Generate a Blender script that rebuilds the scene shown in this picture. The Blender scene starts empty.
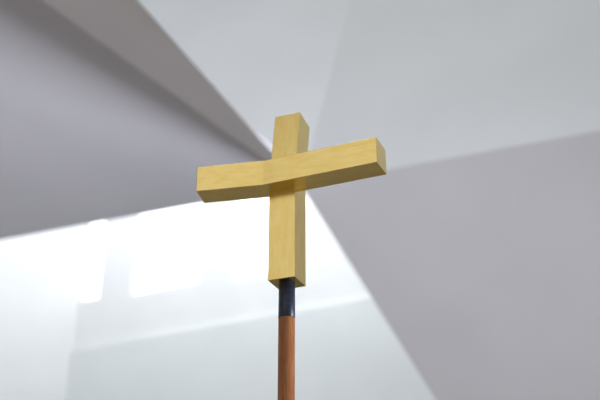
import bpy, bmesh, math
from mathutils import Vector, Matrix

S = bpy.context.scene
C = S.collection

# ---------------------------------------------------------------- camera
EYE = Vector((0.0, 0.0, 1.5))
PITCH = 0.4608
cam_data = bpy.data.cameras.new('camera')
cam_data.sensor_width = 36.0
cam_data.lens = 987.5 / 600.0 * 36.0
cam_data.clip_end = 200
cam = bpy.data.objects.new('camera', cam_data)
C.objects.link(cam)
cam.location = EYE
cam.rotation_euler = (math.pi / 2 + PITCH, 0.0, 0.0)
cam_data.dof.use_dof = True
cam_data.dof.focus_distance = 1.985
cam_data.dof.aperture_fstop = 2.9
S.camera = cam

# ---------------------------------------------------------------- world and colour
W = bpy.data.worlds.new('daylight')
S.world = W
W.use_nodes = True
bg = W.node_tree.nodes['Background']
bg.inputs['Color'].default_value = (0.90, 0.92, 1.0, 1)
bg.inputs['Strength'].default_value = 0.22
S.view_settings.view_transform = 'Standard'
S.view_settings.look = 'None'
S.view_settings.gamma = 1
S.view_settings.use_curve_mapping = False
S.view_settings.exposure = 0.0

# ---------------------------------------------------------------- frame of the folded ceiling
APEX = Vector((0.0071, 6.2224, 4.7064))       # the point where all the folds meet
AZ = math.radians(21.7)
U = Vector((math.cos(AZ), -math.sin(AZ), 0))  # along the end wall, to the right
N = Vector((math.sin(AZ), math.cos(AZ), 0))   # away from the nave
Z = Vector((0, 0, 1))
FLOOR = -APEX.z


def P(u, n, z):
    return APEX + U * u + N * n + Z * z


def area(name, loc, target, sx, sy, power, col=(1, 1, 1), spread=180):
    d = bpy.data.lights.new(name, 'AREA')
    d.shape = 'RECTANGLE'
    d.size = sx
    d.size_y = sy
    d.energy = power
    d.color = col
    d.spread = math.radians(spread)
    o = bpy.data.objects.new(name, d)
    C.objects.link(o)
    o.location = loc
    o.rotation_euler = (target - loc).to_track_quat('-Z', 'Y').to_euler()
    return o


# daylight from the tall side windows and the roof light; rear and chapel lamps are added fill
area('side_window_daylight', P(7.0, -2.4, -2.25), P(-2.5, -2.6, 0.1), 2.4, 1.2, 150, (0.86, 0.90, 1.0), 62)
area('rear_fill_light', P(0.8, -10.5, 1.9), P(0.6, 0.0, -0.3), 7.4, 6.8, 100, (1.0, 0.96, 0.90))  # unseen lamp added to brighten the brass front and the end wall
area('roof_light_daylight', P(1.2, -5.0, 6.0), P(0.0, 0.0, 1.2), 4.0, 3.0, 168, (0.94, 1.0, 1.0))
area('chapel_fill_light', P(-0.8, 2.0, 4.3), P(-0.8, 4.0, -0.2), 6.0, 1.4, 300, (0.95, 0.98, 1.0))  # hidden lamp added above the ceiling edge to brighten the chapel walls


# ---------------------------------------------------------------- materials
def mat(name):
    m = bpy.data.materials.new(name)
    m.use_nodes = True
    nt = m.node_tree
    return m, nt, nt.nodes['Principled BSDF']


def coords(nt, scale=(1, 1, 1)):
    tc = nt.nodes.new('ShaderNodeTexCoord')
    mp = nt.nodes.new('ShaderNodeMapping')
    mp.inputs['Scale'].default_value = scale
    nt.links.new(tc.outputs['Object'], mp.inputs['Vector'])
    return mp.outputs['Vector']


def noise(nt, vec, scale, detail=4, rough=0.5):
    n = nt.nodes.new('ShaderNodeTexNoise')
    n.inputs['Scale'].default_value = scale
    n.inputs['Detail'].default_value = detail
    n.inputs['Roughness'].default_value = rough
    nt.links.new(vec, n.inputs['Vector'])
    return n.outputs['Fac']


def ramp(nt, fac, stops):
    r = nt.nodes.new('ShaderNodeValToRGB')
    e = r.color_ramp.elements
    while len(e) < len(stops):
        e.new(0.5)
    for i, (p, c) in enumerate(stops):
        e[i].position = p
        e[i].color = (*c, 1)
    nt.links.new(fac, r.inputs['Fac'])
    return r.outputs['Color']


def bump(nt, fac, bsdf, strength, dist):
    b = nt.nodes.new('ShaderNodeBump')
    b.inputs['Strength'].default_value = strength
    b.inputs['Distance'].default_value = dist
    nt.links.new(fac, b.inputs['Height'])
    nt.links.new(b.outputs['Normal'], bsdf.inputs['Normal'])


def plaster(name, col, var=0.015):
    m, nt, b = mat(name)
    v = coords(nt)
    f = noise(nt, v, 1.3, 3)
    c0 = tuple(max(0, c - var) for c in col)
    c1 = tuple(min(1, c + var) for c in col)
    nt.links.new(ramp(nt, f, [(0.35, c0), (0.65, c1)]), b.inputs['Base Color'])
    b.inputs['Roughness'].default_value = 0.9
    b.inputs['Specular IOR Level'].default_value = 0.2
    bump(nt, noise(nt, v, 60, 3), b, 0.08, 0.002)
    return m


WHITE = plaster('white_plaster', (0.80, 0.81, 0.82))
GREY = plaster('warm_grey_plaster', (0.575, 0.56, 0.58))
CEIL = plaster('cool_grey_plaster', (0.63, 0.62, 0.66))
SHADE = plaster('warm_white_plaster', (0.79, 0.76, 0.77))
BRIGHT = plaster('bright_white_plaster', (0.86, 0.87, 0.88))
PALE = plaster('pale_grey_green_plaster', (0.80, 0.83, 0.83))


def brass(name, grain):
    m, nt, b = mat(name)
    v = coords(nt, grain)
    f = noise(nt, v, 14, 5, 0.6)
    nt.links.new(ramp(nt, f, [(0.30, (0.86, 0.65, 0.235)), (0.70, (0.91, 0.72, 0.285))]), b.inputs['Base Color'])
    mix = nt.nodes.new('ShaderNodeMix')
    mix.data_type = 'RGBA'
    mix.blend_type = 'MULTIPLY'
    mix.inputs['Factor'].default_value = 1.0
    base_col = b.inputs['Base Color'].links[0].from_socket
    blotch = ramp(nt, noise(nt, coords(nt, tuple(g ** 0.4 for g in grain)), 22, 4, 0.6),
                  [(0.32, (0.95, 0.91, 0.80)), (0.62, (1.0, 1.0, 1.0))])
    nt.links.new(base_col, mix.inputs['A'])
    nt.links.new(blotch, mix.inputs['B'])
    nt.links.new(mix.outputs['Result'], b.inputs['Base Color'])
    b.inputs['Metallic'].default_value = 1.0
    rr = nt.nodes.new('ShaderNodeMapRange')
    rr.inputs['To Min'].default_value = 0.20
    rr.inputs['To Max'].default_value = 0.30
    nt.links.new(f, rr.inputs['Value'])
    nt.links.new(rr.outputs['Result'], b.inputs['Roughness'])
    bump(nt, noise(nt, v, 90, 3), b, 0.10, 0.0004)
    return m


BRASS_V = brass('brushed_brass_upright', (14, 14, 1))
BRASS_H = brass('brushed_brass_crossbar', (1.2, 14, 14))

m, nt, b = mat('brown_wood')
v = coords(nt, (60, 60, 4))
f = noise(nt, v, 5, 6, 0.65)
nt.links.new(ramp(nt, f, [(0.3, (0.22, 0.075, 0.022)), (0.7, (0.45, 0.175, 0.058))]), b.inputs['Base Color'])
b.inputs['Roughness'].default_value = 0.55
b.inputs['Specular IOR Level'].default_value = 0.3
bump(nt, f, b, 0.15, 0.0006)
WOOD = m

m, nt, b = mat('blackened_steel')
v = coords(nt)
f = noise(nt, v, 90, 4)
nt.links.new(ramp(nt, f, [(0.3, (0.008, 0.013, 0.030)), (0.7, (0.020, 0.028, 0.055))]), b.inputs['Base Color'])
b.inputs['Roughness'].default_value = 0.38
BLACK = m

m, nt, b = mat('stone_floor')
v = coords(nt)
br = nt.nodes.new('ShaderNodeTexBrick')
br.offset = 0
br.inputs['Color1'].default_value = (0.62, 0.54, 0.46, 1)
br.inputs['Color2'].default_value = (0.58, 0.51, 0.44, 1)
br.inputs['Mortar'].default_value = (0.18, 0.16, 0.14, 1)
br.inputs['Scale'].default_value = 1.0
br.inputs['Mortar Size'].default_value = 0.004
br.inputs['Brick Width'].default_value = 0.6
br.inputs['Row Height'].default_value = 0.6
nt.links.new(v, br.inputs['Vector'])
nt.links.new(br.outputs['Color'], b.inputs['Base Color'])
b.inputs['Roughness'].default_value = 0.5
STONE = m


def pane_mat(name, strength, col):
    m, nt, b = mat(name)
    f = noise(nt, coords(nt), 2, 2)
    nt.links.new(ramp(nt, f, [(0.3, col), (0.7, tuple(min(1, c * 1.03) for c in col))]), b.inputs['Emission Color'])
    b.inputs['Base Color'].default_value = (0.8, 0.85, 0.9, 1)
    b.inputs['Roughness'].default_value = 0.15
    b.inputs['Emission Strength'].default_value = strength
    return m


PANE = pane_mat('sunlit_window_glass', 1.6, (0.95, 0.98, 1.0))


# ---------------------------------------------------------------- mesh helpers
def link(name, bm, material, parent=None):
    bmesh.ops.recalc_face_normals(bm, faces=bm.faces)
    me = bpy.data.meshes.new(name)
    bm.to_mesh(me)
    bm.free()
    me.materials.append(material)
    o = bpy.data.objects.new(name, me)
    C.objects.link(o)
    if parent:
        o.parent = parent
    return o


def slab_bm(pts, off):
    """closed solid: polygon pts extruded by the vector off"""
    bm = bmesh.new()
    a = [bm.verts.new(p) for p in pts]
    c = [bm.verts.new(p + off) for p in pts]
    bm.faces.new(a)
    bm.faces.new(c[::-1])
    n = len(pts)
    for i in range(n):
        bm.faces.new((a[i], c[i], c[(i + 1) % n], a[(i + 1) % n]))
    return bm


def struct(name, bm, material):
    o = link(name, bm, material)
    o['kind'] = 'structure'
    return o


def bevel(o, w, seg=2):
    md = o.modifiers.new('bevel', 'BEVEL')
    md.width = w
    md.segments = seg
    md.limit_method = 'ANGLE'
    md.angle_limit = math.radians(4)
    md.harden_normals = False
    return o


# ---------------------------------------------------------------- setting
# floor
struct('floor', slab_bm([P(-9, 6.2, FLOOR), P(9, 6.2, FLOOR), P(9, -12, FLOOR), P(-9, -12, FLOOR)],
                        Vector((0, 0, -0.2))), STONE)

# flat ceiling on the left
k = (-0.192, -1.0)
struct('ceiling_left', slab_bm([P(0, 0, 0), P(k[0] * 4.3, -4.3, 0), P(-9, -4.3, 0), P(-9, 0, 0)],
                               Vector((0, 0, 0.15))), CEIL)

struct('wall_left', slab_bm([P(-6, 0, FLOOR), P(-6, -12, FLOOR), P(-6, -12, 0), P(-6, 0, 0)], U * -0.2), WHITE)  # out-of-view wall, added to hold back sky light from the left

bm = bmesh.new()
for n0, n1, z0, z1 in ((-12, -4.0, FLOOR, 4.5), (-0.8, 0, FLOOR, 4.5), (-4.0, -0.8, FLOOR, -3.3), (-4.0, -0.8, -1.3, 4.5)):
    part = slab_bm([P(6.6, n0, z0), P(6.6, n1, z0), P(6.6, n1, z1), P(6.6, n0, z1)], U * 0.2)
    tmp = bpy.data.meshes.new('tmp')
    part.to_mesh(tmp)
    part.free()
    bm.from_mesh(tmp)
    bpy.data.meshes.remove(tmp)
struct('wall_right', bm, WHITE)  # out-of-view wall added to block sky light; its opening lets the side lamp in

# tapering slanted downstand along the edge of the opening in the ceiling
DS = (0.264, -2.685, -0.385)
struct('ceiling_downstand', slab_bm([P(0, 0, 0), P(DS[0] * 1.56, DS[1] * 1.56, DS[2] * 1.56), P(k[0] * 4.29, -4.29, 0)],
                                    U * -0.06 + Z * 0.03 + N * 0.03), SHADE)

# tilted light-shaft planes above the apex: they share the fold from the apex upwards
T2 = (0.154, 0.783, 2.15)
struct('ceiling_shaft_right', slab_bm([P(0, 0, 0), P(8, 0, 0), P(8 + T2[0] * 2, T2[1] * 2, T2[2] * 2),
                                       P(T2[0] * 2, T2[1] * 2, T2[2] * 2)], N * 0.12), WHITE)
LB = (-6, -0.9, 0.03)
struct('ceiling_shaft_left', slab_bm([P(0, 0, 0.0), P(T2[0] * 2, T2[1] * 2, T2[2] * 2),
                                      P(T2[0] * 2 + LB[0], T2[1] * 2 + LB[1], T2[2] * 2 + 0.03), P(*LB)],
                                     N * 0.12), WHITE)

# end wall of the nave with its slanted edge; the side chapel shows beyond it
SL = (0.873, -1.623)
q = -FLOOR / -SL[1]
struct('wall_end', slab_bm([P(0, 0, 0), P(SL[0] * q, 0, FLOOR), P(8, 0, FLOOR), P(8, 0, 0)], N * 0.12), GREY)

# chapel beyond: its own corner and axes
CORNER = Vector((-2.7738, 11.6342, 0.0))
A2 = math.radians(27)
UE = Vector((math.cos(A2), -math.sin(A2), 0))
NE = Vector((math.sin(A2), math.cos(A2), 0))
LEDGE = 5.21


def E(u, n, z):
    return CORNER + UE * u + NE * n + Z * z


def boxE(name, u0, u1, n0, n1, z0, z1, material, kind=True, parent=None):
    bm = slab_bm([E(u0, n0, z0), E(u1, n0, z0), E(u1, n1, z0), E(u0, n1, z0)], Vector((0, 0, z1 - z0)))
    o = link(name, bm, material, parent)
    if kind:
        o['kind'] = 'structure'
    return o


struct('floor_chapel', slab_bm([E(-1.5, 0.3, 0), E(9, 0.3, 0), P(9, 0.1, FLOOR), P(-9, 0.1, FLOOR), E(-6, -6, 0)],
                               Vector((0, 0, -0.19))), PALE)
boxE('wall_chapel_lower', 0, 9, -0.04, 0.3, 0, LEDGE, PALE)
TOP = 8.6
wins = [(0.02, 0.31, LEDGE + 0.64), (0.81, 1.79, LEDGE + 0.59), (2.24, 3.10, LEDGE + 0.52)]
WB = LEDGE + 0.52
bm = bmesh.new()


def add_box(bm, u0, u1, n0, n1, z0, z1):
    vs = [bm.verts.new(E(u, n, z)) for z in (z0, z1) for u, n in ((u0, n0), (u1, n0), (u1, n1), (u0, n1))]
    for f in ((0, 3, 2, 1), (4, 5, 6, 7), (0, 1, 5, 4), (1, 2, 6, 5), (2, 3, 7, 6), (3, 0, 4, 7)):
        bm.faces.new([vs[i] for i in f])


WT = 7.9
add_box(bm, 0, 9, 0, 0.3, LEDGE, WB)
add_box(bm, 0, 9, 0, 0.3, WT, TOP)
e = [0] + [x for w in wins for x in w[:2]] + [9]
for a, c, wb in wins:                        # stepped sills
    if wb > WB:
        add_box(bm, a, c, 0, 0.3, WB, wb)
for i in range(0, len(e), 2):
    add_box(bm, e[i], e[i + 1], 0, 0.3, WB, WT)
struct('wall_chapel_upper', bm, BRIGHT)
for i, (a, c, WB) in enumerate(wins):
    bm = bmesh.new()
    fr = 0.02
    for b0 in ((a, a + fr, WB, WT), (c - fr, c, WB, WT), (a + fr, c - fr, WB, WB + fr), (a + fr, c - fr, WT - fr, WT)):
        add_box(bm, b0[0], b0[1], 0.03, 0.08, b0[2], b0[3])
    w = struct('window_%d' % (i + 1), bm, BRIGHT)
    boxE('window_pane', a + fr, c - fr, 0.045, 0.065, WB + fr, WT - fr, PANE, False, w)
# side wall of the chapel, returning towards the nave
bm = slab_bm([E(0, 0.3, 0), E(-0.35, 0.3, 0), E(-2.6, -6.2, 0), E(-2.2, -6.2, 0), E(0, -0.05, 0)], Vector((0, 0, TOP)))
struct('wall_chapel_side', bm, WHITE)

# ---------------------------------------------------------------- processional cross
K_ = 0.06                                     # side of the square bar, metres
YAW = -0.3892
ORIG = EYE + Vector((-1.1029, 31.4661, 12.5463)) * K_
root = bpy.data.objects.new('processional_cross', None)
C.objects.link(root)
base = ORIG + Matrix.Rotation(YAW, 3, 'Z') @ Vector((0.5 * K_, 0.5 * K_, 0))
root.location = (base.x, base.y, 0)
root.rotation_euler = (0, 0, YAW)
root['label'] = 'brass cross with bent square bars on a brown wooden pole with a black collar'
root['category'] = 'cross'
Z0 = base.z


def L(x, y, z):
    """bar units, measured from the lower front left corner of the upright"""
    return Vector(((x - 0.5) * K_, (y - 0.5) * K_, Z0 + z * K_))


# upright: straight below, its top piece bent back
bm = bmesh.new()
L1, L2, BE, GA = 4.0107, 2.7102, 0.1317, 0.0142
rings = []
for z in (0, L1):
    rings.append([L(x, y, z) for x, y in ((0, 0), (1, 0), (1, 1), (0, 1))])
top = []
for x, y in ((0, 0), (1, 0), (1, 1), (0, 1)):
    yy, zz = y, L2
    top.append(L(x + zz * math.sin(GA), yy * math.cos(BE) + zz * math.sin(BE), L1 - yy * math.sin(BE) + zz * math.cos(BE)))
# mitre of the bend
rings[1] = [L(x, y, L1 - y * math.tan(BE / 2)) for x, y in ((0, 0), (1, 0), (1, 1), (0, 1))]
rings.append(top)
vr = [[bm.verts.new(p) for p in r] for r in rings]
bm.faces.new(vr[0][::-1])
bm.faces.new(vr[2])
for a, c in zip(vr[:-1], vr[1:]):
    for i in range(4):
        bm.faces.new((a[i], a[(i + 1) % 4], c[(i + 1) % 4], c[i]))
bevel(link('upright', bm, BRASS_V, root), 0.0007)

# crossbar: half let into the front of the upright, its left end bent forward
H, DA, XR, XL, XB, AL, DE, AZ_ = 0.9742, 0.9908, 3.7749, 2.448, 0.4837, 0.2038, -0.0187, 3.895
RD = Matrix.Rotation(DE, 3, 'Z')
cx, cy = 0.5, -0.08 * DA


def arm(x, y, z):
    v = RD @ Vector((x, y, z))
    return L(cx + v.x, cy + v.y, AZ_ + v.z)


fh = (-XB, -DA / 2)
lf = (fh[0] - XL * math.cos(AL), fh[1] - XL * math.sin(AL))
lb = (lf[0] - DA * math.sin(AL), lf[1] + DA * math.cos(AL))
bh = (-XB - DA * math.tan(AL / 2), DA / 2)
plan = [lf, fh, (XR, -DA / 2), (XR, DA / 2), bh, lb]
bm = bmesh.new()
lo = [bm.verts.new(arm(x, y, -H / 2)) for x, y in plan]
hi = [bm.verts.new(arm(x, y, H / 2)) for x, y in plan]
for idx in ((0, 1, 4, 5), (1, 2, 3, 4)):
    bm.faces.new([lo[i] for i in idx][::-1])
    bm.faces.new([hi[i] for i in idx])
for i in range(6):
    j = (i + 1) % 6
    bm.faces.new((lo[i], lo[j], hi[j], hi[i]))
bevel(link('crossbar', bm, BRASS_H, root), 0.0007)


def lathe(name, prof, material):
    bm = bmesh.new()
    n = 48
    rows = []
    for r, z in prof:
        rows.append([bm.verts.new((r * math.cos(2 * math.pi * i / n), r * math.sin(2 * math.pi * i / n), z))
                     for i in range(n)])
    for a, c in zip(rows[:-1], rows[1:]):
        for i in range(n):
            f = bm.faces.new((a[i], a[(i + 1) % n], c[(i + 1) % n], c[i]))
            f.smooth = True
    bm.faces.new(rows[0][::-1])
    bm.faces.new(rows[-1])
    return link(name, bm, material, root)


R = 0.284 * K_
ZC = Z0 - 1.27 * K_
o = lathe('collar', [(R, ZC), (R + 0.0002, ZC + 0.0006), (R * 0.985, Z0 - 0.0005), (R * 0.9, Z0 + 0.0)], BLACK)
o['label'] = 'blackened metal collar'
o = lathe('pole', [(R * 1.0, 0.0), (R * 1.0, 0.01), (R * 0.995, ZC - 0.001), (R * 0.96, ZC)], WOOD)
o['label'] = 'round brown wooden pole'
